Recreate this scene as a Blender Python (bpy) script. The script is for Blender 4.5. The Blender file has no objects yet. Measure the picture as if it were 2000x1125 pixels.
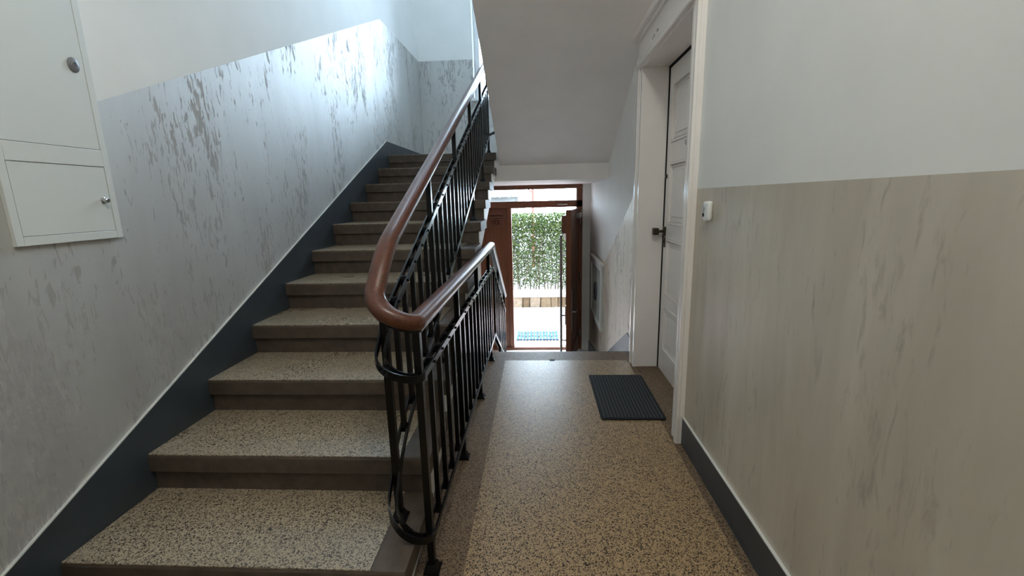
import bpy, bmesh, math, random
from mathutils import Vector, Matrix
random.seed(7)
scene = bpy.context.scene
COL = scene.collection

# ------------------------------------------------------------------ camera
cam_d = bpy.data.cameras.new('camera')
cam_d.sensor_width = 36.0
cam_d.lens = 863.99 / 2000.0 * 36.0
cam_d.clip_start = 0.02
cam_d.clip_end = 200
cam = bpy.data.objects.new('camera', cam_d)
COL.objects.link(cam)
p, yw, rl = math.radians(11.40426), math.radians(-3.43752), math.radians(1.39044)
fw = Vector((math.sin(yw) * math.cos(p), math.cos(yw) * math.cos(p), -math.sin(p)))
rt = Vector((math.cos(yw), -math.sin(yw), 0))
dn = fw.cross(rt)
r2 = math.cos(rl) * rt + math.sin(rl) * dn
d2 = -math.sin(rl) * rt + math.cos(rl) * dn
cam.matrix_world = Matrix(((r2.x, -d2.x, -fw.x, 0), (r2.y, -d2.y, -fw.y, 0), (r2.z, -d2.z, -fw.z, 1.2), (0, 0, 0, 1)))
scene.camera = cam

# ------------------------------------------------------------------ world, exposure
world = bpy.data.worlds.new('overcast_sky')
scene.world = world
world.use_nodes = True
wb = world.node_tree.nodes['Background']
wb.inputs[0].default_value = (0.68, 0.85, 1.0, 1)
wb.inputs[1].default_value = 29.0
vs = scene.view_settings
vs.view_transform = 'Standard'
vs.look = 'None'
vs.exposure = 0.0
vs.gamma = 1.0
vs.use_curve_mapping = False
scene.cycles.max_bounces = 14
scene.cycles.diffuse_bounces = 10

# portals only guide the sampling of the sky through the two openings; they give off no light
def portal(name, loc, rot, sx, sy):
    l = bpy.data.lights.new(name, 'AREA')
    l.shape = 'RECTANGLE'; l.size = sx; l.size_y = sy
    l.cycles.is_portal = True
    o = bpy.data.objects.new(name, l); COL.objects.link(o)
    o.location = loc; o.rotation_euler = rot
    return o
portal('window_portal', (-0.08, 6.24, 3.6), (-math.pi / 2, 0, 0), 1.40, 2.3)
portal('entrance_portal', (0.0, 6.24, 0.25), (-math.pi / 2, 0, 0), 1.3, 2.3)

# ------------------------------------------------------------------ dimensions (metres)
XL, XR = -1.465, 0.699          # side walls
YB = 5.95                       # back wall
RIS, TRD = 0.15, 0.34
YN0 = 1.07                      # first nosing
YTOP = YN0 + 10 * TRD           # 4.47, edge of the half landing
ZTOP = 11 * RIS                 # 1.65
XS = -0.415                     # open side of the flight
YE = 3.35                       # edge of the landing, steps go down
ZV = -0.90                      # entrance floor
XGR, XGL = -0.36, -0.475        # planes of the railing
def nos(y): return RIS + (y - YN0) * RIS / TRD

# ------------------------------------------------------------------ materials
MATS = {}
def new_mat(name):
    m = bpy.data.materials.new(name); m.use_nodes = True
    nt = m.node_tree
    MATS[name] = m
    return m, nt, nt.nodes['Principled BSDF']
def node(nt, t, **kw):
    n = nt.nodes.new(t)
    for k, v in kw.items(): setattr(n, k, v)
    return n
def ramp(nt, fac, stops):
    r = node(nt, 'ShaderNodeValToRGB')
    el = r.color_ramp.elements
    while len(el) < len(stops): el.new(0.5)
    for e, (pos, c) in zip(el, stops):
        e.position = pos; e.color = (c[0], c[1], c[2], 1) if not isinstance(c, (int, float)) else (c, c, c, 1)
    nt.links.new(fac, r.inputs[0])
    return r.outputs[0]
def pos_map(nt, scale=(1, 1, 1), rot=(0, 0, 0)):
    g = node(nt, 'ShaderNodeNewGeometry')
    mp = node(nt, 'ShaderNodeMapping')
    mp.inputs['Scale'].default_value = scale
    mp.inputs['Rotation'].default_value = rot
    nt.links.new(g.outputs['Position'], mp.inputs[0])
    return mp.outputs[0]
def noise(nt, vec, scale, detail=3, rough=0.55, dist=0.0):
    n = node(nt, 'ShaderNodeTexNoise')
    n.inputs['Scale'].default_value = scale; n.inputs['Detail'].default_value = detail
    n.inputs['Roughness'].default_value = rough; n.inputs['Distortion'].default_value = dist
    nt.links.new(vec, n.inputs['Vector'])
    return n.outputs['Fac']
def mix(nt, fac, a, b, mode='MIX'):
    m = node(nt, 'ShaderNodeMix', data_type='RGBA', blend_type=mode)
    for sock, v in ((0, fac), (6, a), (7, b)):
        if isinstance(v, (int, float)): m.inputs[sock].default_value = v
        elif isinstance(v, tuple): m.inputs[sock].default_value = (*v, 1)
        else: nt.links.new(v, m.inputs[sock])
    return m.outputs[2]
def math_n(nt, op, a, b):
    m = node(nt, 'ShaderNodeMath', operation=op)
    for i, v in enumerate((a, b)):
        if isinstance(v, (int, float)): m.inputs[i].default_value = v
        else: nt.links.new(v, m.inputs[i])
    return m.outputs[0]
def bump(nt, bs, h, strength, dist):
    b = node(nt, 'ShaderNodeBump')
    b.inputs['Strength'].default_value = strength; b.inputs['Distance'].default_value = dist
    nt.links.new(h, b.inputs['Height']); nt.links.new(b.outputs[0], bs.inputs['Normal'])

def plain(name, col, rough=0.5, metal=0.0, var=0.0, vscale=8, spec=0.5, coat=0.0):
    m, nt, bs = new_mat(name)
    bs.inputs['Base Color'].default_value = (*col, 1)
    bs.inputs['Roughness'].default_value = rough
    bs.inputs['Metallic'].default_value = metal
    bs.inputs['Specular IOR Level'].default_value = spec
    bs.inputs['Coat Weight'].default_value = coat
    if var:
        f = noise(nt, pos_map(nt), vscale, 4)
        c = ramp(nt, f, [(0.3, tuple(x * (1 - var) for x in col)), (0.7, tuple(min(1, x * (1 + var)) for x in col))])
        nt.links.new(c, bs.inputs['Base Color'])
        bump(nt, bs, f, 0.05, 0.01)
    return m

plain('upper_paint', (0.79, 0.79, 0.77), 0.8, var=0.03, vscale=3, spec=0.2)
plain('soffit_paint', (0.84, 0.80, 0.78), 0.6, var=0.03, vscale=4)
plain('stringer_paint', (0.72, 0.72, 0.69), 0.5, var=0.05, vscale=20)
plain('skirting_paint', (0.035, 0.043, 0.052), 0.38, var=0.12, vscale=7)
plain('edge_line', (0.62, 0.62, 0.58), 0.6)
plain('brown_stone', (0.08, 0.06, 0.046), 0.5, var=0.22, vscale=22, spec=0.3)
plain('pale_tile', (0.62, 0.57, 0.53), 0.5, var=0.05, vscale=6)
plain('iron', (0.003, 0.003, 0.0035), 0.27, var=0.0, spec=0.3)
plain('white_lacquer', (0.88, 0.83, 0.795), 0.18, var=0.02, vscale=5, spec=0.55)
plain('cabinet_white', (0.66, 0.68, 0.66), 0.4, var=0.015, vscale=4)
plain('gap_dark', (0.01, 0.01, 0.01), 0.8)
plain('plastic_white', (0.80, 0.80, 0.78), 0.25)
plain('chrome', (0.55, 0.55, 0.55), 0.2, metal=1.0)
plain('old_brass', (0.06, 0.045, 0.03), 0.35, metal=0.6)
plain('steel', (0.30, 0.29, 0.28), 0.35, metal=1.0)
plain('lock_grey', (0.16, 0.16, 0.17), 0.3)
plain('grey_rubber', (0.14, 0.14, 0.14), 0.6)
plain('oval_grey', (0.09, 0.10, 0.11), 0.25)
plain('panel_grey', (0.62, 0.68, 0.64), 0.2)
plain('window_white', (0.82, 0.83, 0.84), 0.3)
plain('paving_joint', (0.07, 0.06, 0.055), 0.9, spec=0.08)
plain('coping_stone', (0.38, 0.36, 0.32), 0.8, spec=0.08, var=0.08, vscale=10)
plain('earth', (0.20, 0.17, 0.12), 0.95, spec=0.08, var=0.2, vscale=6)
plain('facade', (0.25, 0.25, 0.24), 0.85, spec=0.08, var=0.04, vscale=2)
plain('facade_white', (0.8, 0.8, 0.8), 0.8)
plain('sheet_roof', (0.10, 0.12, 0.13), 0.45, spec=0.08, var=0.1, vscale=3)
plain('red_metal', (0.36, 0.10, 0.08), 0.5, spec=0.08)
plain('hedge_stem', (0.13, 0.09, 0.06), 0.9, var=0.2, vscale=30)
plain('blue_grid', (0.026, 0.058, 0.085), 0.6, spec=0.08)
plain('stone_a', (0.17, 0.125, 0.08), 0.9, spec=0.08, var=0.25, vscale=14)
plain('stone_b', (0.24, 0.19, 0.14), 0.9, spec=0.08, var=0.25, vscale=14)
plain('stone_c', (0.13, 0.09, 0.055), 0.9, spec=0.08, var=0.25, vscale=14)
plain('brick_a', (0.52, 0.39, 0.355), 0.85, spec=0.08, var=0.12, vscale=20)
plain('brick_b', (0.56, 0.44, 0.405), 0.85, spec=0.08, var=0.12, vscale=20)
plain('brick_c', (0.50, 0.41, 0.385), 0.85, spec=0.08, var=0.12, vscale=20)
m, nt, bs = new_mat('fill_cool')  # glow of the added fill lamp above the half landing
bs.inputs['Base Color'].default_value = (0.9, 0.9, 0.92, 1)
bs.inputs['Emission Color'].default_value = (0.55, 0.80, 1.0, 1)
bs.inputs['Emission Strength'].default_value = 36.0
m, nt, bs = new_mat('fill_opal')  # glow of the added fill lamp above the landing
bs.inputs['Base Color'].default_value = (0.9, 0.9, 0.88, 1)
bs.inputs['Emission Color'].default_value = (0.97, 1.0, 0.93, 1)
bs.inputs['Emission Strength'].default_value = 46.0

# glass
def glass(name, tint):
    m, nt, bs = new_mat(name)
    for n in list(nt.nodes):
        if n.type != 'OUTPUT_MATERIAL': nt.nodes.remove(n)
    tr = node(nt, 'ShaderNodeBsdfTransparent'); gl = node(nt, 'ShaderNodeBsdfGlossy'); gl.inputs['Roughness'].default_value = 0.02
    tr.inputs[0].default_value = (*tint, 1)
    fr = node(nt, 'ShaderNodeFresnel'); mx = node(nt, 'ShaderNodeMixShader')
    nt.links.new(fr.outputs[0], mx.inputs[0]); nt.links.new(tr.outputs[0], mx.inputs[1]); nt.links.new(gl.outputs[0], mx.inputs[2])
    nt.links.new(mx.outputs[0], [n for n in nt.nodes if n.type == 'OUTPUT_MATERIAL'][0].inputs[0])
glass('clear_glass', (1, 1, 1))
glass('grey_glass', (0.84, 0.87, 0.90))     # two faces: about three quarters of the light passes

# streaked pearl finish of the lower wall band
def dado_mat(name, base, low, streak, amount, gloss, coat, metal, soft, freq):
    m, nt, bs = new_mat(name)
    v1 = pos_map(nt, (freq, freq, freq * .22)); v2 = pos_map(nt, (4.2, 4.2, 1.5)); v3 = pos_map(nt, (5, 5, 0.9))
    fine = noise(nt, v1, 1.0, 4, 0.6, 0.6)
    patch = noise(nt, v2, 1.0, 3, 0.6, 0.3)
    cloud = noise(nt, v3, 1.0, 4, 0.6, 0.4)
    s = math_n(nt, 'ADD', fine, math_n(nt, 'MULTIPLY', patch, 0.8))
    s = ramp(nt, math_n(nt, 'MULTIPLY', s, 0.5), [(amount / 2, 0.0), (amount / 2 + soft, 1.0)])
    base_c = mix(nt, ramp(nt, cloud, [(0.32, 0.0), (0.68, 1.0)]), low, base)
    col = mix(nt, s, base_c, streak)
    nt.links.new(col, bs.inputs['Base Color'])
    rr = node(nt, 'ShaderNodeMapRange'); rr.inputs[3].default_value = gloss; rr.inputs[4].default_value = 0.60
    nt.links.new(s, rr.inputs[0]); nt.links.new(rr.outputs[0], bs.inputs['Roughness'])
    sp = node(nt, 'ShaderNodeMapRange'); sp.inputs[3].default_value = 0.9; sp.inputs[4].default_value = 0.25
    nt.links.new(s, sp.inputs[0]); nt.links.new(sp.outputs[0], bs.inputs['Specular IOR Level'])
    bump(nt, bs, fine, 0.03, 0.01)
    cw = node(nt, 'ShaderNodeMapRange'); cw.inputs[3].default_value = coat; cw.inputs[4].default_value = 0.0
    nt.links.new(s, cw.inputs[0]); nt.links.new(cw.outputs[0], bs.inputs['Coat Weight'])
    bs.inputs['Coat Roughness'].default_value = gloss; bs.inputs['Coat IOR'].default_value = 1.5
    me_ = node(nt, 'ShaderNodeMapRange'); me_.inputs[3].default_value = metal; me_.inputs[4].default_value = 0.0
    nt.links.new(s, me_.inputs[0]); nt.links.new(me_.outputs[0], bs.inputs['Metallic'])
    return m
dado_mat('pearl_streaked', (0.60, 0.595, 0.575), (0.53, 0.52, 0.50), (0.36, 0.345, 0.33), 0.975, 0.58, 0.1, 0.6, 0.022, 66)
dado_mat('pearl_cream', (0.74, 0.66, 0.56), (0.63, 0.55, 0.45), (0.36, 0.32, 0.27), 0.975, 0.5, 0.1, 0.3, 0.022, 60)
dado_mat('pearl_plain', (0.63, 0.57, 0.475), (0.49, 0.43, 0.345), (0.41, 0.36, 0.295), 1.0, 0.44, 0.1, 0.1, 0.10, 44)

# terrazzo
def terrazzo(name, light, dark, share, scale, rough, spec):
    m, nt, bs = new_mat(name)
    g = pos_map(nt)
    nz = node(nt, 'ShaderNodeTexNoise'); nz.inputs['Scale'].default_value = 60; nz.inputs['Detail'].default_value = 2
    nt.links.new(g, nz.inputs['Vector'])
    add = node(nt, 'ShaderNodeMix', data_type='VECTOR'); add.inputs[0].default_value = 0.012
    nt.links.new(g, add.inputs[4]); nt.links.new(nz.outputs['Color'], add.inputs[5])
    vo = node(nt, 'ShaderNodeTexVoronoi'); vo.inputs['Scale'].default_value = scale; vo.inputs['Randomness'].default_value = 1
    nt.links.new(add.outputs[1], vo.inputs['Vector'])
    rnd = node(nt, 'ShaderNodeSeparateColor'); nt.links.new(vo.outputs['Color'], rnd.inputs[0])
    chips = ramp(nt, rnd.outputs[0], [(share - 0.02, 1.0), (share + 0.02, 0.0)])
    tone = ramp(nt, rnd.outputs[1], [(0.0, tuple(c * 0.78 for c in light)), (1.0, tuple(min(1, c * 1.15) for c in light))])
    wear = noise(nt, pos_map(nt), 2.2, 4)
    tone = mix(nt, ramp(nt, wear, [(0.30, 0.0), (0.80, 0.30)]), tone, tuple(c * 0.62 for c in light))
    col = mix(nt, chips, tone, dark)
    nt.links.new(col, bs.inputs['Base Color'])
    rr = ramp(nt, wear, [(0.3, rough - .02), (0.7, rough + .03)])
    bs.inputs['Specular IOR Level'].default_value = spec
    nt.links.new(rr, bs.inputs['Roughness'])
    return m
terrazzo('terrazzo_floor', (0.385, 0.262, 0.145), (0.032, 0.019, 0.010), 0.30, 300, 0.36, 0.25)
terrazzo('terrazzo_tread', (0.38, 0.30, 0.205), (0.05, 0.037, 0.025), 0.31, 300, 0.28, 0.6)
terrazzo('terrazzo_border', (0.21, 0.145, 0.092), (0.05, 0.034, 0.023), 0.30, 320, 0.5, 0.1)

# handrail and entrance door wood
def wood(name, a, b, scale, rough, coat):
    m, nt, bs = new_mat(name)
    v = pos_map(nt, scale)
    f = noise(nt, v, 1.0, 6, 0.65, 1.5)
    c = ramp(nt, f, [(0.3, a), (0.7, b)])
    nt.links.new(c, bs.inputs['Base Color'])
    bs.inputs['Roughness'].default_value = rough
    bs.inputs['Coat Weight'].default_value = coat; bs.inputs['Coat Roughness'].default_value = 0.15
    return m
wood('rail_wood', (0.026, 0.0065, 0.0028), (0.135, 0.038, 0.0135), (110, 8, 110), 0.36, 0.08)
wood('door_wood', (0.105, 0.03, 0.011), (0.19, 0.06, 0.021), (60, 60, 5), 0.45, 0.1)

# ribbed doormat
m, nt, bs = new_mat('mat_fibre')
f = noise(nt, pos_map(nt), 450, 2)
nt.links.new(ramp(nt, f, [(0.3, (0.022, 0.023, 0.026)), (0.7, (0.085, 0.086, 0.092))]), bs.inputs['Base Color'])
bs.inputs['Roughness'].default_value = 0.95
bs.inputs['Specular IOR Level'].default_value = 0.1
plain('mat_edge', (0.008, 0.0085, 0.009), 0.8, spec=0.2)
# hedge leaves
m, nt, bs = new_mat('leaf')
rn = noise(nt, pos_map(nt), 9, 3)
nt.links.new(ramp(nt, rn, [(0.3, (0.025, 0.042, 0.010)), (0.55, (0.066, 0.094, 0.022)), (0.75, (0.13, 0.145, 0.055))]), bs.inputs['Base Color'])
bs.inputs['Roughness'].default_value = 0.6
bs.inputs['Specular IOR Level'].default_value = 0.15

# ------------------------------------------------------------------ mesh helpers
class MB:
    def __init__(s): s.v = []; s.f = []; s.m = []
    def add(s, vs, fs, mi=0):
        o = len(s.v); s.v += [tuple(v) for v in vs]
        for f in fs: s.f.append([i + o for i in f]); s.m.append(mi)
        return s
    def box(s, x0, x1, y0, y1, z0, z1, mi=0):
        if x0 > x1: x0, x1 = x1, x0
        if y0 > y1: y0, y1 = y1, y0
        if z0 > z1: z0, z1 = z1, z0
        v = [(x0, y0, z0), (x1, y0, z0), (x1, y1, z0), (x0, y1, z0), (x0, y0, z1), (x1, y0, z1), (x1, y1, z1), (x0, y1, z1)]
        return s.add(v, [(0, 3, 2, 1), (4, 5, 6, 7), (0, 1, 5, 4), (1, 2, 6, 5), (2, 3, 7, 6), (3, 0, 4, 7)], mi)
    def prism(s, poly, axis, a, b, mi=0):
        """poly in the two other axes (in xyz order), extruded along axis from a to b"""
        def pt(q, t):
            return (t, q[0], q[1]) if axis == 'x' else (q[0], t, q[1]) if axis == 'y' else (q[0], q[1], t)
        n = len(poly)
        v = [pt(q, a) for q in poly] + [pt(q, b) for q in poly]
        fs = [list(range(n))[::-1], list(range(n, 2 * n))] + [(i, (i + 1) % n, n + (i + 1) % n, n + i) for i in range(n)]
        return s.add(v, fs, mi)
    def cyl(s, p0, p1, r0, r1=None, n=12, mi=0):
        r1 = r0 if r1 is None else r1
        p0, p1 = Vector(p0), Vector(p1); d = (p1 - p0).normalized()
        a = d.orthogonal().normalized(); b = d.cross(a)
        v = []
        for pp, r in ((p0, r0), (p1, r1)):
            for i in range(n):
                t = 2 * math.pi * i / n
                v.append(pp + a * (r * math.cos(t)) + b * (r * math.sin(t)))
        fs = [list(range(n))[::-1], list(range(n, 2 * n))] + [(i, (i + 1) % n, n + (i + 1) % n, n + i) for i in range(n)]
        return s.add(v, fs, mi)
    def sweep(s, path, prof, mi=0):
        """prof: list of (side, up) offsets; side stays horizontal"""
        path = [Vector(q) for q in path]; n = len(path); k = len(prof); vs = []
        for i, q in enumerate(path):
            t0 = (path[i] - path[i - 1]).normalized() if i else None
            t1 = (path[i + 1] - path[i]).normalized() if i < n - 1 else None
            t = (t0 + t1).normalized() if t0 and t1 else (t0 or t1)
            h = Vector((t.x, t.y, 0)).normalized()
            sd = Vector((h.y, -h.x, 0)); up = sd.cross(t)
            c = 1.0
            if t0 and t1: c = 1 / max(0.5, t.dot(t1))
            for a, b in prof: vs.append(q + sd * a + up * (b * c))
        fs = []
        for i in range(n - 1):
            for j in range(k):
                j2 = (j + 1) % k
                fs.append((i * k + j, i * k + j2, (i + 1) * k + j2, (i + 1) * k + j))
        fs.append(list(range(k))[::-1]); fs.append([(n - 1) * k + j for j in range(k)])
        return s.add(vs, fs, mi)
    def lathe(s, prof, axis_o, axis_d, n=20, mi=0):
        o = Vector(axis_o); d = Vector(axis_d).normalized(); a = d.orthogonal().normalized(); b = d.cross(a)
        vs = []; k = len(prof)
        for r, t in prof:
            for i in range(n):
                an = 2 * math.pi * i / n
                vs.append(o + d * t + a * (r * math.cos(an)) + b * (r * math.sin(an)))
        fs = []
        for j in range(k - 1):
            for i in range(n):
                i2 = (i + 1) % n
                fs.append((j * n + i, j * n + i2, (j + 1) * n + i2, (j + 1) * n + i))
        fs.append(list(range(n))[::-1]); fs.append([(k - 1) * n + i for i in range(n)])
        return s.add(vs, fs, mi)
    def mesh(s, name, mats, off=(0, 0, 0), smooth=False):
        me = bpy.data.meshes.new(name)
        me.from_pydata([(v[0] - off[0], v[1] - off[1], v[2] - off[2]) for v in s.v], [], s.f)
        for mm in (mats if isinstance(mats, (list, tuple)) else [mats]): me.materials.append(MATS[mm])
        me.polygons.foreach_set('material_index', s.m)
        bm = bmesh.new(); bm.from_mesh(me); bmesh.ops.recalc_face_normals(bm, faces=bm.faces); bm.to_mesh(me); bm.free()
        if smooth:
            me.polygons.foreach_set('use_smooth', [True] * len(me.polygons))
            me.set_sharp_from_angle(angle=math.radians(40))
        return me
    def build(s, name, mats, parent=None, bevel=0.0, smooth=False, seg=2):
        off = (0, 0, 0)
        pp = parent
        while pp is not None:
            off = tuple(off[i] + pp.location[i] for i in range(3)); pp = pp.parent
        o = bpy.data.objects.new(name, s.mesh(name, mats, off, smooth or bevel > 0))
        COL.objects.link(o)
        if parent is not None: o.parent = parent
        if bevel:
            md = o.modifiers.new('bevel', 'BEVEL'); md.width = bevel; md.segments = seg; md.limit_method = 'ANGLE'
        return o
def tag(o, label=None, cat=None, group=None, kind=None):
    if label: o['label'] = label
    if cat: o['category'] = cat
    if group: o['group'] = group
    if kind: o['kind'] = kind
    return o
def empty(name, loc, label=None, cat=None, group=None, kind=None):
    o = bpy.data.objects.new(name, None); COL.objects.link(o); o.location = loc; o.empty_display_size = 0.1
    return tag(o, label, cat, group, kind)
def place(name, mesh, parent, loc, rot=None):
    """a piece that shares mesh data, placed relative to its parent"""
    o = bpy.data.objects.new(name, mesh); COL.objects.link(o); o.parent = parent; o.location = loc
    if rot: o.rotation_euler = rot
    return o
def S(o, label=None): return tag(o, label, None, None, 'structure')

# ------------------------------------------------------------------ the shell
YF = -1.9      # wall behind the camera
ZC = 4.95      # top of the stairwell
ZD = 3.10      # underside of the next floor
# left wall: lower band in pearl finish, upper paint
wl = MB()
line = [(YF, 1.20), (0.70, 1.20), (4.53, 2.895), (YB + 0.3, 2.92)]
wl.prism([(YF - .2, -1.1), (YB + .3, -1.1)] + line[::-1] + [(YF - .2, 1.20)], 'x', XL, XL - 0.25, 0)
wl.prism([(YF - .2, 1.20)] + line[1:] + [(YB + .3, ZC + .2), (YF - .2, ZC + .2)], 'x', XL, XL - 0.25, 1)
S(wl.build('wall_left', ['pearl_streaked', 'upper_paint']), 'left stair wall, pale above a streaked pearl grey band')
# right wall, opening for the flat door y 2.10..3.05
D0, D1, DT = 2.10, 3.055, 2.00
XW = 1.05
wr = MB()
wr.prism([(YF - .2, -1.1), (D0, -1.1), (D0, 1.224), (YF - .2, 1.224)], 'x', XR, XW, 0)
wr.prism([(YF - .2, 1.224), (D0, 1.224), (D0, ZC + .2), (YF - .2, ZC + .2)], 'x', XR, XW, 1)
wr.prism([(D0, DT), (D1, DT), (D1, ZC + .2), (D0, ZC + .2)], 'x', XR, XW, 1)
wr.prism([(D0, -1.1), (D1, -1.1), (D1, 0.0), (D0, 0.0)], 'x', XR, XW, 0)
rl_ = [(D1, 1.224), (3.27, 1.224), (4.60, 0.535), (YB + .3, 0.52)]
wr.prism([(D1, -1.1), (YB + .3, -1.1)] + rl_[::-1], 'x', XR, XW, 2)
wr.prism(rl_ + [(YB + .3, ZC + .2), (D1, ZC + .2)], 'x', XR, XW, 1)
S(wr.build('wall_right', ['pearl_plain', 'upper_paint', 'pearl_cream']), 'right corridor wall, pale above a grey beige lower band')
# back wall with entrance and window openings
E0, E1, ET = -0.78, 0.60, 1.375           # entrance opening
W0, W1, WZ0, WZ1 = -0.78, 0.62, 2.45, 4.75  # stair window opening
wbk = MB()
YO = YB + 0.32
def bw(x0, x1, z0, z1, mi): wbk.box(x0, x1, YB, YO, z0, z1, mi)
bw(XL - .25, E0, -1.1, ET, 1); bw(E1, XW, -1.1, ET, 1); bw(E0, E1, -1.1, ZV - .02, 1)
bw(XL - .25, XW, ET, ZTOP, 1)
bw(XL - .25, XW, ZTOP, WZ0, 0)
bw(XL - .25, W0, WZ0, 2.92, 0); bw(W1, XW, WZ0, 2.92, 0)
bw(XL - .25, W0, 2.92, WZ1, 1); bw(W1, XW, 2.92, WZ1, 1)
bw(XL - .25, XW, WZ1, ZC + .2, 1)
S(wbk.build('wall_back', ['pearl_streaked', 'upper_paint']), 'back wall holding the stair window and the entrance')
wf = MB()
wf.box(XL, XR, YF, YF - .2, -1.1, 1.22, 0); wf.box(XL, XR, YF, YF - .2, 1.22, ZC + .2, 1)
S(wf.build('wall_front', ['pearl_plain', 'upper_paint']), 'wall behind the viewer')
# ceilings
S(MB().box(XL, XR, YF, 0.72, ZD, 3.30).build('ceiling', 'soffit_paint'), 'underside of the next floor above the landing')
S(MB().box(XL - .25, XW, YF - .2, YO, ZC, ZC + .2).build('ceiling', 'soffit_paint'), 'flat ceiling at the top of the stairwell')
# floors
fl = S(MB().box(XL, XR, YF, YE, -1.1, 0.0).build('floor', 'terrazzo_border'), 'terrazzo landing floor with plain brown borders')
inlay = MB().box(-0.255, 0.655, YF, 3.165, 0.0, 0.0015); inlay.box(XL, -0.255, YF, YN0 - .12, 0.0, 0.0015)
inlay.build('terrazzo_field', 'terrazzo_floor', fl)
MB().box(XR, XW, D0, D1, 0, 0.002).build('door_sill', 'terrazzo_border', fl)
MB().cyl((0.10, 3.168, 0.0005), (0.10, 3.168, 0.002), 0.022, n=16).build('chipped_spot', 'gap_dark', fl)
S(MB().box(XL, XR, YE, YO, -1.3, ZV).build('floor', 'pale_tile'), 'pale floor inside the entrance')
# half landing
hl = S(MB().box(XL, XR, YTOP + .02, YB, 1.37, ZTOP - .004, 0).build('floor', 'soffit_paint'), 'half landing slab below the stair window')
b = MB(); b.box(XL, XS + .02, YTOP, YTOP + .05, ZTOP - .075, ZTOP - .004); b.box(XL, XS, YTOP + .018, YTOP + .05, ZTOP - .155, ZTOP - .075)
b.box(XL, XR, YTOP + .05, YB, ZTOP - .004, ZTOP - .001)
b.build('landing_nosing', 'brown_stone', hl, bevel=0.003)
MB().box(XL, XS - .085, YTOP + .003, YB, ZTOP - .004, ZTOP).build('terrazzo_field', 'terrazzo_tread', hl)
# flight two: the sloping underside over the corridor
up = [(4.49, 1.37), (4.47, 1.37), (4.47, 1.52), (4.05, 1.745), (3.36, 2.085), (2.85, 2.315), (1.095, ZD), (0.72, ZD)]
saw = [(0.72, 3.30)]
for k in range(10, -1, -1):
    yy = YTOP - k * TRD
    saw += [(yy, 1.65 + RIS * (k + 1)), (yy, 1.65 + RIS * k)]
saw = [q for q in saw if q[0] >= 0.72]
S(MB().prism([(a, c) for a, c in up] + saw[:-1] + [(4.49, 1.645)], 'x', -0.36, XR).build('ceiling', 'soffit_paint'),
  'sloping grey underside of the flight above the corridor')

# skirting
sk = MB()
o1 = 0.15
pts_top = [(YF, 0.165), (0.80, 0.165), (4.44, nos(4.44) + o1 - .008), (YB, ZTOP + .135)]
pts_bot = [(YB, ZTOP - .02), (4.44, nos(4.44) - .30), (1.2, -0.02), (YF, -0.02)]
sk.prism(pts_top + pts_bot, 'x', XL, XL + 0.008, 0)
bl = S(sk.build('baseboard_left', 'skirting_paint'), 'dark slate skirting climbing with the stairs')
ed = MB(); ed.sweep([(XL + .004, y, z + .002) for y, z in pts_top], [(-.005, -.002), (.005, -.002), (.005, .002), (-.005, .002)])
ed.build('top_edge', 'edge_line', bl)
sr = MB(); sr.box(XR, XR - .008, YF, D0 - .08, 0, 0.14)
br = S(sr.build('baseboard_right', 'skirting_paint'), 'dark slate skirting along the right corridor wall')
MB().box(XR, XR - .010, YF, D0 - .08, 0.14, 0.144).build('top_edge', 'edge_line', br)
sr = MB(); sr.prism([(3.15, 0), (3.15, .14), (3.40, .14), (4.80, -.60), (YB, -.76), (YB, ZV), (3.40, ZV), (3.36, 0)], 'x', XR, XR - .008)
S(sr.build('baseboard_right', 'skirting_paint'), 'dark slate skirting going down to the entrance')
S(MB().box(XL, W1 + .6, YB, YB - .008, ZTOP, ZTOP + .135).build('baseboard_back', 'skirting_paint'), 'dark slate skirting on the half landing')

# ------------------------------------------------------------------ stairs
st = empty('staircase', (-0.94, YN0, 0), 'terrazzo staircase with brown nosings climbing beside the left wall', 'staircase')
def zs(y): return nos(y) - 0.24
for k in range(10):
    yn, zt = YN0 + k * TRD, RIS * (k + 1)
    ya, yb = yn + .018, yn + TRD + .018
    s = MB()
    lo = [(yb, max(0, zs(yb))), (ya, max(0, zs(ya)))]
    if lo[0][1] > 0 and lo[1][1] <= 0: lo = [lo[0], (YN0 + (.24 - RIS) / RIS * TRD, 0), lo[1]]
    s.prism([(ya, zt - .07), (yb, zt - .07)] + lo, 'x', XL + .002, XS, 0)
    s.prism([(yn, zt - .012), (yn + .006, zt - .003), (yb, zt - .003), (yb, zt - .07), (yn, zt - .07)], 'x', XL + .002, XS + .02, 0)
    ob = s.build('step', 'brown_stone', st, bevel=0.002)
    MB().box(XL + .002, XS - .085, yn + .004, yb, zt - .004, zt).build('terrazzo_tread', 'terrazzo_tread', ob)
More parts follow.
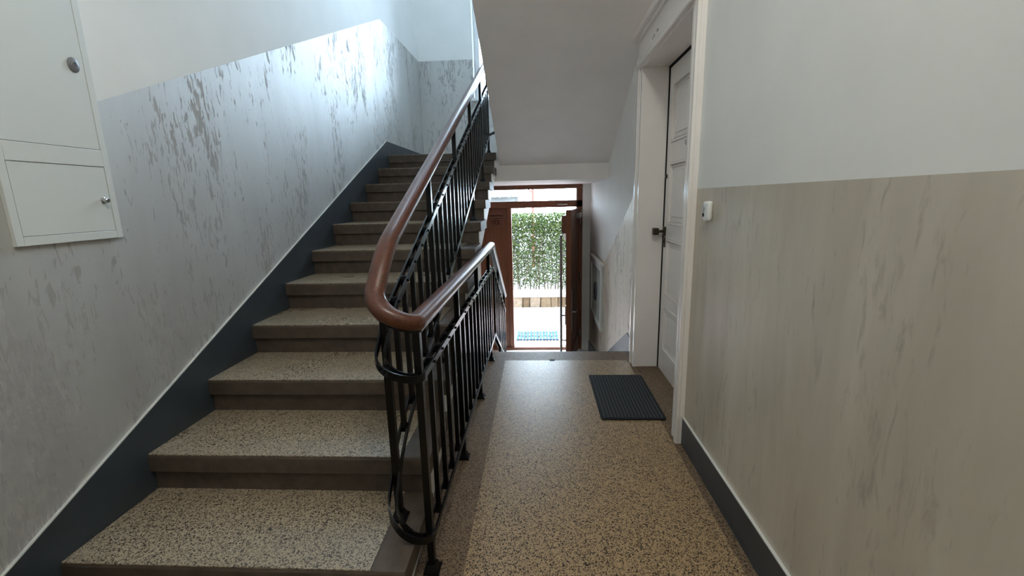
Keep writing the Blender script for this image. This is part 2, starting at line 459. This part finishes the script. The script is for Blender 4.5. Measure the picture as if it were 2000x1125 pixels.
# painted side of the flight
sd = MB()
poly = []
for k in range(10):
    yn, zt = YN0 + k * TRD + .018, RIS * (k + 1)
    poly += [(yn, zt - RIS), (yn, zt - .001)]
poly += [(YTOP + .018, ZTOP - .15), (YTOP + .018, zs(YTOP)), (YN0 + (.24 - RIS) / RIS * TRD, 0.0)]
for k in range(10):
    yn, zt = YN0 + k * TRD + .018, RIS * (k + 1)
    b0, b1 = zs(yn), zs(yn + TRD)
    q = [(yn, zt - .072), (yn + TRD, zt - .072), (yn + TRD, max(0, b1)), (yn, max(0, b0))]
    sd.prism(q, 'x', XS + .0005, XS + .006)
sd.build('painted_side', 'stringer_paint', st)
ss = MB()
y00 = YN0 + (.24 - RIS) / RIS * TRD
ss.add([(XL, y00, -.001), (XS, y00, -.001), (XS, YTOP + .018, zs(YTOP + .018) - .001), (XL, YTOP + .018, zs(YTOP + .018) - .001),
        (XL, y00, .004), (XS, y00, .004), (XS, YTOP + .018, zs(YTOP + .018) + .004), (XL, YTOP + .018, zs(YTOP + .018) + .004)],
       [(0, 1, 2, 3), (4, 5, 6, 7), (0, 1, 5, 4), (1, 2, 6, 5), (2, 3, 7, 6), (3, 0, 4, 7)])
ss.build('painted_underside', 'soffit_paint', st)

dt = 0.29
sdn = empty('staircase', (0.14, YE, ZV), 'short stone staircase leading down from the landing to the entrance', 'staircase')
for k in range(5):
    yn, zt = YE + (k + 1) * dt, -RIS * (k + 1)
    s = MB(); s.box(XS, XR - .009, YE + k * dt, yn, ZV, zt - .06); s.box(XS, XR - .009, YE + k * dt, yn + .012, zt - .06, zt)
    s.build('step', 'brown_stone', sdn, bevel=0.003)
s = MB(); s.box(XS, XR - .009, YE, YE + .014, -.06, 0); s.build('landing_lip', 'brown_stone', sdn)

# ------------------------------------------------------------------ railing
rail = empty('stair_railing', (XGR, 1.24, 0), 'black iron railing with curved brown wooden handrail between stairs and landing', 'railing')
YU = 1.245
RC = (XGR + XGL) / 2; RR = (XGR - XGL) / 2
YT = 4.56
HB = 3.42
def path(zg, off, side, y_end=4.60, arc=14, zlow=None):
    """side shifts outwards; zg height over the landing, off height over the nosing line"""
    P = []
    sl = 0.575
    P.append((XGR + side, 4.55, zg - sl * (4.55 - HB)))
    P.append((XGR + side, HB, zg))
    nn = 6
    for i in range(nn + 1): P.append((XGR + side, HB - .3 - (HB - .3 - YU) * i / nn, zg))
    zl = nos(YU) + off
    for i in range(1, arc):
        a = math.pi * i / arc
        t = i / arc
        P.append((RC + (RR + side) * math.cos(a), YU - (RR + side) * math.sin(a), zg + (zl - zg) * .62 * t ** 1.6))
    for i in range(7):
        t = i / 6
        y = YU + .18 * t
        P.append((XGL - side, y, nos(y) + off - (zl - zg) * .38 * (1 - t) ** 2))
    nn = 10
    for i in range(1, nn + 1):
        y = YU + .18 + (YT - YU - .18) * i / nn
        P.append((XGL - side, y, nos(y) + off))
    z1 = nos(YT) + off
    def n2(y): return 1.80 + (YTOP - y) * RIS / TRD
    z2 = n2(YT) + off
    for i in range(1, arc):
        a = math.pi * i / arc
        P.append((RC - (RR + side) * math.cos(a), YT + (RR + side) * math.sin(a), z1 + (z2 - z1) * i / arc))
    for i in range(5):
        y = YT - (YT - 3.3) * i / 4
        P.append((XGR + side, y, n2(y) + off))
    return P
HZ, HO = 0.850, 0.785
UZ, UO = 0.680, 0.580
LZ, LO = 0.130, 0.125
prof = []
for i in range(14):
    a = 2 * math.pi * i / 14
    c_, s_ = math.cos(a), math.sin(a)
    prof.append((0.029 * math.copysign(abs(c_) ** .85, c_), 0.025 * math.copysign(abs(s_) ** .85, s_)))
hp = path(HZ, HO, 0.0, arc=24)
tag(MB().sweep(hp, prof).build('handrail', 'rail_wood', rail, smooth=True), 'curved brown varnished wooden handrail')
flat = [(-.003, -.011), (.003, -.011), (.003, .011), (-.003, .011)]
for zz, oo, nm in ((UZ, UO, 'upper_bar'), (LZ, LO, 'lower_bar')):
    for sdv in (-.0125, .0125):
        MB().sweep(path(zz, oo, sdv), flat).build(nm, 'iron', rail)
# flat iron strip below the handrail
MB().sweep(path(HZ - .027, HO - .029, 0.0, arc=20), [(-.014, -.003), (.014, -.003), (.014, .003), (-.014, .003)]).build('under_strip', 'iron', rail)
def bar_mesh(w, h, name):
    return MB().box(-w / 2, w / 2, -w / 2, w / 2, 0, h).mesh(name, 'iron')
def foot_mesh():
    f = MB(); f.box(-.026, .026, -.026, .026, 0, .007)
    f.add([(-.022, -.022, .007), (.022, -.022, .007), (.022, .022, .007), (-.022, .022, .007), (-.013, -.013, .03), (.013, -.013, .03), (.013, .013, .03), (-.013, .013, .03)],
          [(0, 1, 5, 4), (1, 2, 6, 5), (2, 3, 7, 6), (3, 0, 4, 7), (4, 5, 6, 7)])
    return f.mesh('foot', 'iron')
FOOT = foot_mesh()
RO = Vector(rail.location)
rivet = MB().cyl((-.021, 0, 0), (.021, 0, 0), .005, n=8).mesh('rivet', 'iron')
def post(x, y, zf, zh):
    o = place('post', bar_mesh(.022, zh - zf, 'post'), rail, Vector((x, y, zf)) - RO)
    place('foot_plate', FOOT, o, (0, 0, 0))
    return o
balm = {}
def baluster(x, y, z0, z1):
    key = round(z1 - z0, 3)
    if key not in balm: balm[key] = bar_mesh(.017, z1 - z0, 'baluster')
    o = place('baluster', balm[key], rail, Vector((x, y, z0)) - RO)
    place('rivet', rivet, o, (0, 0, z1 - z0 - .014))
    return o
SP = 0.648
gy = [1.237 + SP * i for i in range(4)]
for y in gy:
    post(XGR, y, 0.0, HZ - .02)
    for j in range(1, 5):
        if y + j * SP / 5 < 3.40: baluster(XGR, y + j * SP / 5, LZ - .013, UZ + .014)
# downward section
def zdn(y): return -0.575 * (y - HB)
def step_dn(y):
    k = int((y - YE) / dt)
    return max(ZV, -RIS * (k + 1))
for i in range(1, 10):
    y = HB + i * .122
    if i in (4, 9): post(XGR, y, step_dn(y), HZ + zdn(y) - .02)
    else: baluster(XGR, y, LZ + zdn(y) - .013, UZ + zdn(y) + .014)
# climbing section
yps = [1.290 + .68 * i for i in range(5)]
for i, y in enumerate(yps):
    k = int((y - YN0) / TRD)
    post(XGL, y, RIS * (k + 1), nos(y) + HO - .02)
    for j in range(1, 6):
        yy = y + j * .68 / 6
        if yy < 4.55: baluster(XGL, yy, nos(yy) + LO - .013, nos(yy) + UO + .014)
post(XGL, 4.60 - .005, ZTOP, nos(4.55) + HO)

# ------------------------------------------------------------------ flat door (right wall)
d1 = S(empty('door_1', (XR, (D0 + D1) / 2, 0)), 'white panelled flat door in a deep white casing')
def casing(ya, yb):
    c = MB(); w = yb - ya
    c.box(XR + .01, XR - .022, ya, yb, 0, DT)
    inner = (ya, ya + .02) if ya > 2.5 else (yb - .02, yb)
    outer = (yb - .026, yb) if ya > 2.5 else (ya, ya + .026)
    c.box(XR - .022, XR - .038, outer[0], outer[1], 0, DT)
    mid = (yb - .045, yb - .026) if ya > 2.5 else (ya + .026, ya + .045)
    c.box(XR - .022, XR - .030, mid[0], mid[1], 0, DT)
    c.box(XR - .022, XR - .027, inner[0], inner[1], 0, DT)
    return c
casing(2.02, D0 + .004).build('casing_upright', 'white_lacquer', d1, bevel=.003)
casing(D1 - .012, 3.135).build('casing_upright', 'white_lacquer', d1, bevel=.003)
XD = 0.845
rv = MB(); rv.box(XR - .0275, XD + .05, D1 - .0145, D1 + .01, 0, DT); rv.build('jamb_lining', 'white_lacquer', d1)
rv = MB(); rv.box(XR - .0275, XD + .05, D0 - .01, D0 + .012, 0, DT); rv.build('jamb_lining', 'white_lacquer', d1)
rv = MB(); rv.box(XR - .02, XD + .05, D0, D1, DT - .012, DT + .01); rv.build('jamb_lining', 'white_lacquer', d1)
hd = MB(); hd.box(XR + .01, XR - .045, 2.0, 3.155, DT - .002, DT + .028)
hd.box(XR + .01, XR - .032, 2.02, 3.135, DT + .028, DT + .155)
hd.box(XR + .01, XR - .050, 2.0, 3.155, DT + .155, DT + .175)
hd.box(XR + .01, XR - .070, 1.98, 3.175, DT + .175, DT + .215)
hd.build('door_head', 'white_lacquer', d1, bevel=.004)
nm_ = MB(); nm_.box(XR - .0325, XR - .034, 2.66, 2.69, DT + .075, DT + .085); nm_.box(XR - .0325, XR - .034, 2.74, 2.75, DT + .068, DT + .082); nm_.box(XR - .0325, XR - .034, 2.775, 2.782, DT + .066, DT + .078)
nm_.build('small_mark', 'grey_rubber', d1)
lf = MB()
L0, L1, LT = D0 + .016, D1 - .026, DT - .024
lf.box(XD + .012, XD + .05, L0, L1, .004, LT)
stl = .085
pan = [(.16, .47), (.545, .92), (1.015, 1.40), (1.52, 1.87)]
lf.box(XD, XD + .012, L0, L0 + stl, .004, LT); lf.box(XD, XD + .012, L1 - stl, L1, .004, LT)
zprev = .004
for a, c in pan + [(LT, None)]:
    lf.box(XD, XD + .012, L0 + stl, L1 - stl, zprev, a); zprev = c
leaf = lf.build('door_leaf', 'white_lacquer', d1, bevel=.002)
for a, c in pan:
    f = MB(); y0, y1 = L0 + stl, L1 - stl
    for inset, w, xx in ((0, .014, XD - .006), (.022, .010, XD + .005)):
        f.box(xx, XD + .012, y0 + inset, y1 - inset, a + inset, a + inset + w); f.box(xx, XD + .012, y0 + inset, y1 - inset, c - inset - w, c - inset)
        f.box(xx, XD + .012, y0 + inset, y0 + inset + w, a + inset + w, c - inset - w); f.box(xx, XD + .012, y1 - inset - w, y1 - inset, a + inset + w, c - inset - w)
    f.build('panel_moulding', 'white_lacquer', leaf, bevel=.002)
    MB().box(XD + .004, XD + .0125, y0 + .05, y1 - .05, a + .05, c - .05).build('raised_panel', 'white_lacquer', leaf, bevel=.003)
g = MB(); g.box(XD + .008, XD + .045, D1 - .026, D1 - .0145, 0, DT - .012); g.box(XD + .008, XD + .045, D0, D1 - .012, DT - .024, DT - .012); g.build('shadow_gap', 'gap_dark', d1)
g = MB(); g.box(XD - .006, XD + .008, D1 - .0165, D1 - .0142, .002, DT - .014); g.box(XD - .008, XD + .008, D0 + .012, D1 - .0142, DT - .0150, DT - .0118); g.build('seam_shadow_strip', 'gap_dark', d1)  # dark strips on the lining, painting in the shadow line around the leaf
kn = MB(); yk, zk = 3.0, .965
kn.box(XD, XD - .012, yk - .022, yk + .022, zk - .03, zk + .03); kn.cyl((XD - .01, yk, zk), (XD - .05, yk, zk), .010)
kn.box(XD - .045, XD - .08, yk - .022, yk + .022, zk - .022, zk + .022)
tag(kn.build('door_knob', 'old_brass', d1, bevel=.004), 'dark square door knob')
kp = MB(); kp.box(XD, XD - .006, 2.985, 3.02, .86, .925); kp.cyl((XD - .006, 3.003, .898), (XD - .012, 3.003, .898), .010); kp.build('lock_plate', 'old_brass', d1, bevel=.002)
cl = MB(); cl.lathe([(.014, 0), (.014, .006), (.010, .010), (.004, .010)], (XD, 3.01, 1.318), (-1, 0, 0)); cl.build('lock_cylinder', 'old_brass', d1)
ph = MB(); ph.lathe([(.019, 0), (.019, .006), (.013, .012), (.003, .012)], (XD, 2.63, 1.487), (-1, 0, 0)); ph.build('peephole', 'lock_grey', d1)

# ------------------------------------------------------------------ entrance (door_2)
d2_ = S(empty('door_2', (0, YB, ZV)), 'brown wooden street entrance standing open under a glazed transom')
FY0, FY1 = 5.985, 6.06
def fbox(x0, x1, z0, z1, name='frame_member', y0=FY0, y1=FY1, mat='door_wood', bev=.004, par=d2_):
    return MB().box(x0, x1, y0, y1, z0, z1).build(name, mat, par, bevel=bev)
fbox(E0, E1, 1.315, ET); fbox(E0, E1, 1.075, 1.165)
fbox(E0, E0 + .06, ZV, 1.315); fbox(.52, E1, ZV, 1.315)
fbox(-.405, -.345, ZV, 1.075); fbox(E0 + .06, .52, ZV - .02, ZV + .035, 'threshold', FY0 - .02, FY1 + .02)
fbox(E0 + .06, .52, 1.165, 1.315, 'transom_pane', 6.018, 6.024, 'clear_glass', 0)
fbox(E0 + .06, -.405, ZV + .035, 1.075, 'side_panel', 6.005, 6.045)
# ornament on the side panel
orn = MB(); cx = -.545
orn.prism([(cx - .10, .99), (cx + .10, .99), (cx + .10, 1.0), (cx, 1.05), (cx - .10, 1.0)], 'y', 5.97, 6.006)
orn.box(cx - .09, cx + .09, 5.955, 6.006, .955, .975); orn.box(cx - .075, cx + .075, 5.97, 6.006, .925, .945)
orn.box(cx - .085, cx + .085, 5.98, 6.006, .845, .853); orn.lathe([(.03, 0), (.03, .006), (.018, .012), (.004, .012)], (cx, 6.006, .89), (0, -1, 0), 8)
orn.build('carved_ornament', 'door_wood', d2_, bevel=.002)
# tiny closer arm bracket on the frame
fbox(.27, .40, 1.105, 1.118, 'closer_arm', 5.965, 5.985, 'chrome', .002)
# open leaf
LR = bpy.data.objects.new('door_leaf', None); COL.objects.link(LR); LR.parent = d2_
LRo = Vector((.555, 5.975, ZV)); LR.location = LRo - Vector(d2_.location)
ang = math.radians(-10.5)
LW, LTK, LH = .955, .062, 1.96
def leaf_part(mb, name, mat, bevel=.004, smooth=False):
    """local: x = thickness (negative faces outdoors when shut), -y along the leaf from the hinge"""
    me = mb.mesh(name, mat, (0, 0, 0), True)
    ca, sa = math.cos(ang), math.sin(ang)
    for v in me.vertices:
        x, y, z = v.co; v.co = (x * ca - y * sa, x * sa + y * ca, z)
    me.update()
    o = bpy.data.objects.new(name, me); COL.objects.link(o); o.parent = LR
    if bevel:
        md = o.modifiers.new('bevel', 'BEVEL'); md.width = bevel; md.segments = 2; md.limit_method = 'ANGLE'
    return o
b = MB()
b.box(-LTK, 0, -LW, -LW + .11, .03, LH); b.box(-LTK, 0, -.11, 0, .03, LH)
b.box(-LTK, 0, -LW + .11, -.11, .03, .25); b.box(-LTK, 0, -LW + .11, -.11, LH - .13, LH)
b.box(-LTK + .015, -.015, -LW + .11, -.11, .25, LH - .13)
leaf_part(b, 'leaf_body', 'door_wood')
b = MB(); xb = -LTK - .062; yb_ = -LW + .06
b.cyl((xb, yb_, .22), (xb, yb_, 1.68), .014)
for z in (.42, 1.45): b.cyl((xb, yb_, z), (-LTK, yb_, z), .009)
leaf_part(b, 'pull_bar', 'steel', 0)
b = MB(); b.box(-LTK, -LTK - .012, -LW + .03, -LW + .075, .62, .85); b.cyl((-LTK, -LW + .05, .73), (-LTK - .05, -LW + .05, .73), .010); b.box(-LTK - .04, -LTK - .055, -LW + .04, -LW + .15, .72, .74)
leaf_part(b, 'lock_handle', 'steel', .002)
b = MB(); b.box(-LTK, -LTK - .05, -LW + .02, -LW + .26, 1.70, 1.90)
b.prism([(-LW + .02, 1.70), (-LW + .26, 1.70), (-LW + .20, 1.60)], 'x', -LTK, -LTK - .035)
leaf_part(b, 'ornament_block', 'door_wood')
b = MB(); b.box(0, .045, -.36, -.10, LH - .12, LH - .05); b.box(.045, .055, -.30, -.05, LH - .04, LH - .025)
leaf_part(b, 'door_closer', 'steel', .003)
b = MB()
for z in (.2, 1.0, 1.75): b.cyl((.012, -.004, z), (.012, -.004, z + .1), .011)
leaf_part(b, 'hinges', 'chrome', 0)
b = MB(); b.box(.0, .006, -LW + .02, -LW + .06, .55, 1.05); b.cyl((.0, -LW + .045, .78), (.05, -LW + .045, .78), .009); b.box(.04, .055, -LW + .035, -LW + .15, .77, .79)
leaf_part(b, 'inner_handle', 'chrome', .001)

# ------------------------------------------------------------------ stair window (window_1)
w1 = S(empty('window_1', ((W0 + W1) / 2, YB, WZ0)), 'tall white stair window above the half landing')
def wbox(x0, x1, z0, z1, name='window_frame', y0=6.15, y1=6.21, mat='window_white', bev=.004):
    return MB().box(x0, x1, y0, y1, z0, z1).build(name, mat, w1, bevel=bev)
wbox(W0, W0 + .06, WZ0, WZ1); wbox(W1 - .06, W1, WZ0, WZ1); wbox(W0 + .06, W1 - .06, WZ0, WZ0 + .07); wbox(W0 + .06, W1 - .06, WZ1 - .07, WZ1)
wbox(-.11, -.05, WZ0 + .07, WZ1 - .07, 'mullion'); wbox(W0 + .06, W1 - .06, 3.90, 3.96, 'glazing_bar')
wbox(W0 + .06, W1 - .06, WZ0 + .07, WZ1 - .07, 'window_pane', 6.178, 6.183, 'grey_glass', 0)
wbox(W0 - .03, W1 + .03, WZ0 - .03, WZ0 + .004, 'window_sill', 5.90, 6.15)
hh = MB(); hh.box(-.66, -.62, 6.12, 6.15, 2.80, 2.86); hh.cyl((-.64, 6.11, 2.83), (-.64, 6.11, 2.72), .010); hh.build('window_handle', 'steel', w1)

# ------------------------------------------------------------------ meter cabinet on the left wall
cab = empty('meter_cabinet', (XL, 1.32, 1.10), 'tall off-white metal meter cabinet with two locked doors on the left wall', 'cabinet')
CX = XL + .012
c0, c1, cz0, cz1 = 1.157, 1.484, 1.10, 2.22
f = MB()
def fr_(ya, yb, za, zb): f.box(XL, CX, ya, yb, za, zb)
fr_(c0, 1.178, cz0, cz1); fr_(1.462, c1, cz0, cz1); fr_(1.178, 1.462, cz0, 1.126); fr_(1.178, 1.462, 1.337, 1.391); fr_(1.178, 1.462, 2.19, cz1)
f.build('cabinet_frame', 'cabinet_white', cab, bevel=.0015)
MB().box(XL, XL + .005, 1.178, 1.462, 1.126, 2.19).build('cabinet_back', 'gap_dark', cab)
for za, zb in ((1.1275, 1.3355), (1.3925, 2.188)):
    dd = MB().box(XL + .006, CX - .001, 1.1795, 1.4605, za, zb).build('cabinet_door', 'cabinet_white', cab)
    if za < 1.2:
        l = MB(); l.lathe([(.010, 0), (.010, .004), (.008, .005), (.008, .018), (.006, .020), (.002, .020)], (CX - .001, 1.436, 1.227), (1, 0, 0), 16); l.build('lock', 'chrome', dd, smooth=True)
    else:
        l = MB(); l.lathe([(.018, 0), (.018, .003), (.014, .006), (.006, .006), (.005, .004), (.001, .004)], (CX - .001, 1.427, 1.646), (1, 0, 0), 20)
        l.v = [(v[0], v[1], 1.646 + (v[2] - 1.646) * 1.25) for v in l.v]
        lk = l.build('lock', 'lock_grey', dd, smooth=True)

# ------------------------------------------------------------------ doorbell
bell = empty('doorbell', (XR, 1.855, 1.09), 'white plastic doorbell button beside the flat door', 'doorbell')
MB().box(XR, XR - .022, 1.825, 1.885, 1.092, 1.172).build('bell_case', 'plastic_white', bell, bevel=.010, seg=3)
MB().cyl((XR - .018, 1.868, 1.117), (XR - .0245, 1.868, 1.117), .008, n=14).build('push_button', 'gap_dark', bell)
MB().cyl((XR - .018, 1.868, 1.140), (XR - .027, 1.868, 1.140), .010, n=14).build('name_lens', 'chrome', bell)
MB().box(XR - .0215, XR - .0228, 1.838, 1.872, 1.155, 1.161).build('name_strip', 'cabinet_white', bell)

# ------------------------------------------------------------------ doormat
mat = empty('doormat', (.525, 2.56, 0), 'dark grey ribbed doormat lying before the white flat door', 'doormat')
MX0, MX1, MY0, MY1 = .337, .712, 2.252, 2.872
def rounded(x0, x1, y0, y1, r, n=5):
    P = []
    for cx_, cy_, a0 in ((x1 - r, y1 - r, 0), (x0 + r, y1 - r, 90), (x0 + r, y0 + r, 180), (x1 - r, y0 + r, 270)):
        for i in range(n + 1):
            a = math.radians(a0 + 90 * i / n); P.append((cx_ + r * math.cos(a), cy_ + r * math.sin(a)))
    return P
MX1 = .690
b = MB(); b.prism(rounded(MX0, MX1, MY0, MY1, .018), 'z', .0016, .007); b.build('rubber_base', 'mat_edge', mat)
nr = 17; w = (MX1 - MX0 - .024) / nr
ribm = MB().prism([(-w * .33, 0), (w * .33, 0), (w * .24, .005), (-w * .24, .005)], 'y', -(MY1 - MY0) / 2 + .012, (MY1 - MY0) / 2 - .012).mesh('rib', 'mat_fibre')
for i in range(nr):
    place('rib', ribm, mat, (MX0 + .012 + w * (i + .5) - mat.location.x, (MY0 + MY1) / 2 - mat.location.y, .0068))

# ------------------------------------------------------------------ cabinet in the entrance
ec = empty('notice_cabinet', (XR, 5.2, -.27), 'white framed wall box with dark oval beside the open entrance', 'cabinet')
X1 = XR - .03
f = MB(); y0, y1, z0, z1 = 4.68, 5.60, -.25, .47
f.box(XR, X1, y0, y0 + .07, z0, z1); f.box(XR, X1, y1 - .07, y1, z0, z1); f.box(XR, X1, y0 + .07, y1 - .07, z0, z0 + .06); f.box(XR, X1, y0 + .07, y1 - .07, z1 - .06, z1)
f.box(XR, X1 - .015, y0 - .02, y1 + .02, z1, z1 + .03)
f.build('box_frame', 'cabinet_white', ec, bevel=.004)
MB().box(XR, X1 + .012, y0 + .07, y1 - .07, z0 + .06, z1 - .06).build('box_door', 'panel_grey', ec)
l = MB(); l.lathe([(.11, 0), (.11, .012), (.09, .02), (.01, .02)], (X1 + .012, 5.15, .11), (-1, 0, 0), 24); l.build('dark_oval', 'oval_grey', ec, smooth=True)

# ------------------------------------------------------------------ fill lamps added out of view to brighten the stairwell
lp = empty('fill_lamp', (.08, .40, ZD), 'added round opal fill lamp above the landing, out of view', 'lamp')
MB().lathe([(.10, 0), (.10, -.03), (.02, -.03)], (.08, .40, ZD), (0, 0, 1), 24).build('fill_lamp_base', 'plastic_white', lp)
MB().lathe([(.09, -.03), (.15, -.06), (.175, -.11), (.16, -.17), (.10, -.21), (.01, -.22)], (.08, .40, ZD), (0, 0, 1), 24).build('fill_lamp_shade', 'fill_opal', lp, smooth=True)

lp2 = empty('fill_lamp', (-.90, 4.2, ZC), 'added round cool white fill lamp high above the half landing, out of view', 'lamp')  # second added lamp, unseen: cool fill for the stairs and upper walls
MB().lathe([(.10, 0), (.10, -.03), (.02, -.03)], (-.90, 4.2, ZC), (0, 0, 1), 24).build('fill_lamp_base', 'plastic_white', lp2)
MB().lathe([(.09, -.03), (.15, -.06), (.175, -.11), (.16, -.17), (.10, -.21), (.01, -.22)], (-.90, 4.2, ZC), (0, 0, 1), 24).build('fill_lamp_shade', 'fill_cool', lp2, smooth=True)

# ------------------------------------------------------------------ outdoors
ZG = -0.93
gr = S(MB().box(-14, 14, YO, 40, ZG - .3, ZG - .012).build('ground', 'paving_joint'), 'pale ground outside the entrance')
pv = S(empty('pavement', (0, 7.4, ZG)), 'pinkish brick pavement outside the entrance')
bw_, bh_ = .20, .10
pm = {}
for mm in 'abc':
    pm[mm] = MB().prism([(-bw_ / 2 + .004, -.03), (bw_ / 2 - .004, -.03), (bw_ / 2 - .004, -.004), (bw_ / 2 - .009, 0), (-bw_ / 2 + .009, 0), (-bw_ / 2 + .004, -.004)], 'y', -bh_ / 2 + .004, bh_ / 2 - .004).mesh('brick', 'brick_' + mm)
rest = MB(); count = 0
rows = int((8.58 - YO) / bh_) + 1
for r in range(rows):
    y = YO + bh_ * (r + .5)
    if y > 8.56: break
    for c in range(-14, 15):
        x = c * bw_ + (bw_ / 2 if r % 2 else 0)
        if -.62 < x < .80:
            place('brick', pm[random.choice('aabbc')], pv, (x, y - 7.4, random.uniform(-.002, .002))); count += 1
        else:
            rest.box(x - bw_ / 2 + .004, x + bw_ / 2 - .004, y - bh_ / 2 + .004, y + bh_ / 2 - .004, ZG - .03, ZG, random.randrange(3))
tag(rest.build('outlying_bricks', ['brick_a', 'brick_b', 'brick_c'], pv), kind='stuff')

gm = empty('grid_mat', (-.02, 6.68, ZG), 'blue grey ribbed grid mat on the pavement outside', 'doormat')
slat = MB().box(-.016, .016, -.22, .22, .001, .018).mesh('slat', 'blue_grid')
for i in range(13): place('slat', slat, gm, (-.30 + i * .05, 0, .003))
for yy in (-.17, 0, .17): MB().box(-.345, .31, 6.68 + yy - .008, 6.68 + yy + .008, ZG + .0015, ZG + .009).build('cross_bar', 'blue_grid', gm)

sw = empty('garden_wall', (0, 8.7, ZG), 'low rubble stone wall with pale coping below the hedge', 'wall')
MB().box(-3, 3, 8.62, 9.4, ZG - .05, -.72).build('wall_core', 'earth', sw)
x = -2.9
while x < 2.9:
    wd = random.uniform(.10, .22)
    z = ZG - .01
    s = MB(); hgt = -.725 - z
    j = [random.uniform(-.012, .012) for _ in range(8)]
    s.add([(x + .006 + j[0], 8.575 + j[1], z), (x + wd - .006 + j[2], 8.575 + j[3], z), (x + wd - .006, 8.66, z), (x + .006, 8.66, z),
           (x + .006 + j[4], 8.575 + j[5], z + hgt), (x + wd - .006 + j[6], 8.575 + j[7], z + hgt), (x + wd - .006, 8.66, z + hgt), (x + .006, 8.66, z + hgt)],
          [(0, 3, 2, 1), (4, 5, 6, 7), (0, 1, 5, 4), (1, 2, 6, 5), (2, 3, 7, 6), (3, 0, 4, 7)])
    s.build('stone', random.choice(['stone_a', 'stone_b', 'stone_c']), sw, bevel=.012)
    x += wd
for i in range(6): MB().box(-3 + i, -2.006 + i, 8.55, 9.0, -.725, -.655).build('coping_slab', 'coping_stone', sw, bevel=.006)

hg = empty('hedge', (0, 9.15, -.70), 'green clipped hedge behind the low stone wall', 'hedge')
stems = MB()
for i in range(70):
    x = -2.7 + 5.4 * (i + random.random()) / 70; y = 9.12 + random.uniform(-.10, .12)
    P = Vector((x, y, -.70)); r = random.uniform(.007, .013)
    for k in range(4):
        Q = P + Vector((random.uniform(-.07, .07), random.uniform(-.04, .04), random.uniform(.28, .38)))
        stems.cyl(P, Q, r, r * .8, 5); r *= .8
        for _ in range(3):
            T = P.lerp(Q, random.random()); stems.cyl(T, T + Vector((random.uniform(-.16, .16), random.uniform(-.14, .14), random.uniform(.06, .2))), r * .5, r * .25, 4)
        P = Q
tag(stems.build('hedge_stems', 'hedge_stem', hg), kind='stuff')
lv = MB()
for i in range(70000):
    x = random.uniform(-2.8, 2.8); t = random.random() ** .75
    z = -.62 + 1.52 * t; y = 9.12 + random.uniform(-.22, .34)
    if random.random() < .28 and t < .75: continue
    sz = random.uniform(.018, .032)
    a, b_ = random.uniform(0, 6.28), random.uniform(-.9, .9)
    dx = Vector((math.cos(a) * math.cos(b_), math.sin(a) * math.cos(b_), math.sin(b_))) * sz
    nrm = Vector((random.uniform(-1, 1), random.uniform(-1, 1), random.uniform(.1, 1)))
    dy = dx.cross(nrm).normalized() * sz * .5
    c = Vector((x, y, z)); up_ = dx.cross(dy).normalized() * sz * .15
    lv.add([c - dx, c + dy + up_, c + dx, c - dy + up_], [(0, 1, 2), (0, 2, 3)])
me = bpy.data.meshes.new('foliage'); me.from_pydata([(v[0], v[1] - 9.15, v[2] + .70) for v in lv.v], [], lv.f); me.materials.append(MATS['leaf'])
fo = bpy.data.objects.new('foliage', me); COL.objects.link(fo); fo.parent = hg; fo['kind'] = 'stuff'

# street front of the house itself and the canopy over the entrance
fc = MB()
for x0, x1, z0, z1 in ((-9, XL - .25, -1.2, 13), (XW, 9, -1.2, 13), (XL - .25, XW, ZC + .2, 13)): fc.box(x0, x1, YB + .1, YO, z0, z1)
S(fc.build('wall_outside', 'facade'), 'street front of the house')


# shed with a corrugated roof and a red post
sh = empty('shed', (-3.4, 19, ZG), 'pale outbuilding with corrugated sheet roof beyond the hedge', 'building')
MB().box(-6.5, -.75, 18, 22, ZG - .02, 1.28).build('shed_wall', 'facade', sh)
MB().box(-.75, -.45, 17.9, 18.3, ZG - .02, 1.5).build('corner_pillar', 'facade_white', sh)
rf = MB(); n = 66; top = []; bot = []
vs_ = []
for i in range(n + 1):
    x = -6.9 + 6.1 * i / n; dz = .035 * math.sin(i * math.pi / 2)
    vs_ += [(x, 17.5, 1.30 + dz), (x, 22.3, 1.75 + dz), (x, 17.5, 1.27 + dz), (x, 22.3, 1.72 + dz)]
fs_ = []
for i in range(n):
    o = 4 * i
    fs_ += [(o, o + 4, o + 5, o + 1), (o + 2, o + 3, o + 7, o + 6), (o, o + 2, o + 6, o + 4), (o + 1, o + 5, o + 7, o + 3)]
fs_ += [(0, 1, 3, 2), (4 * n, 4 * n + 2, 4 * n + 3, 4 * n + 1)]
rf.add(vs_, fs_); rf.build('corrugated_roof', 'sheet_roof', sh)
rp = empty('red_post', (-.13, 14, ZG), 'tall red metal post behind the hedge', 'post')
MB().box(-.17, -.09, 13.96, 14.04, ZG - .02, 1.8).build('shaft', 'red_metal', rp, bevel=.005)
b = MB(); b.cyl((-.13, 14, 1.35), (-.42, 14, 1.62), .02); b.box(-.18, -.08, 13.95, 14.05, 1.8, 1.83); b.build('brace', 'red_metal', rp)
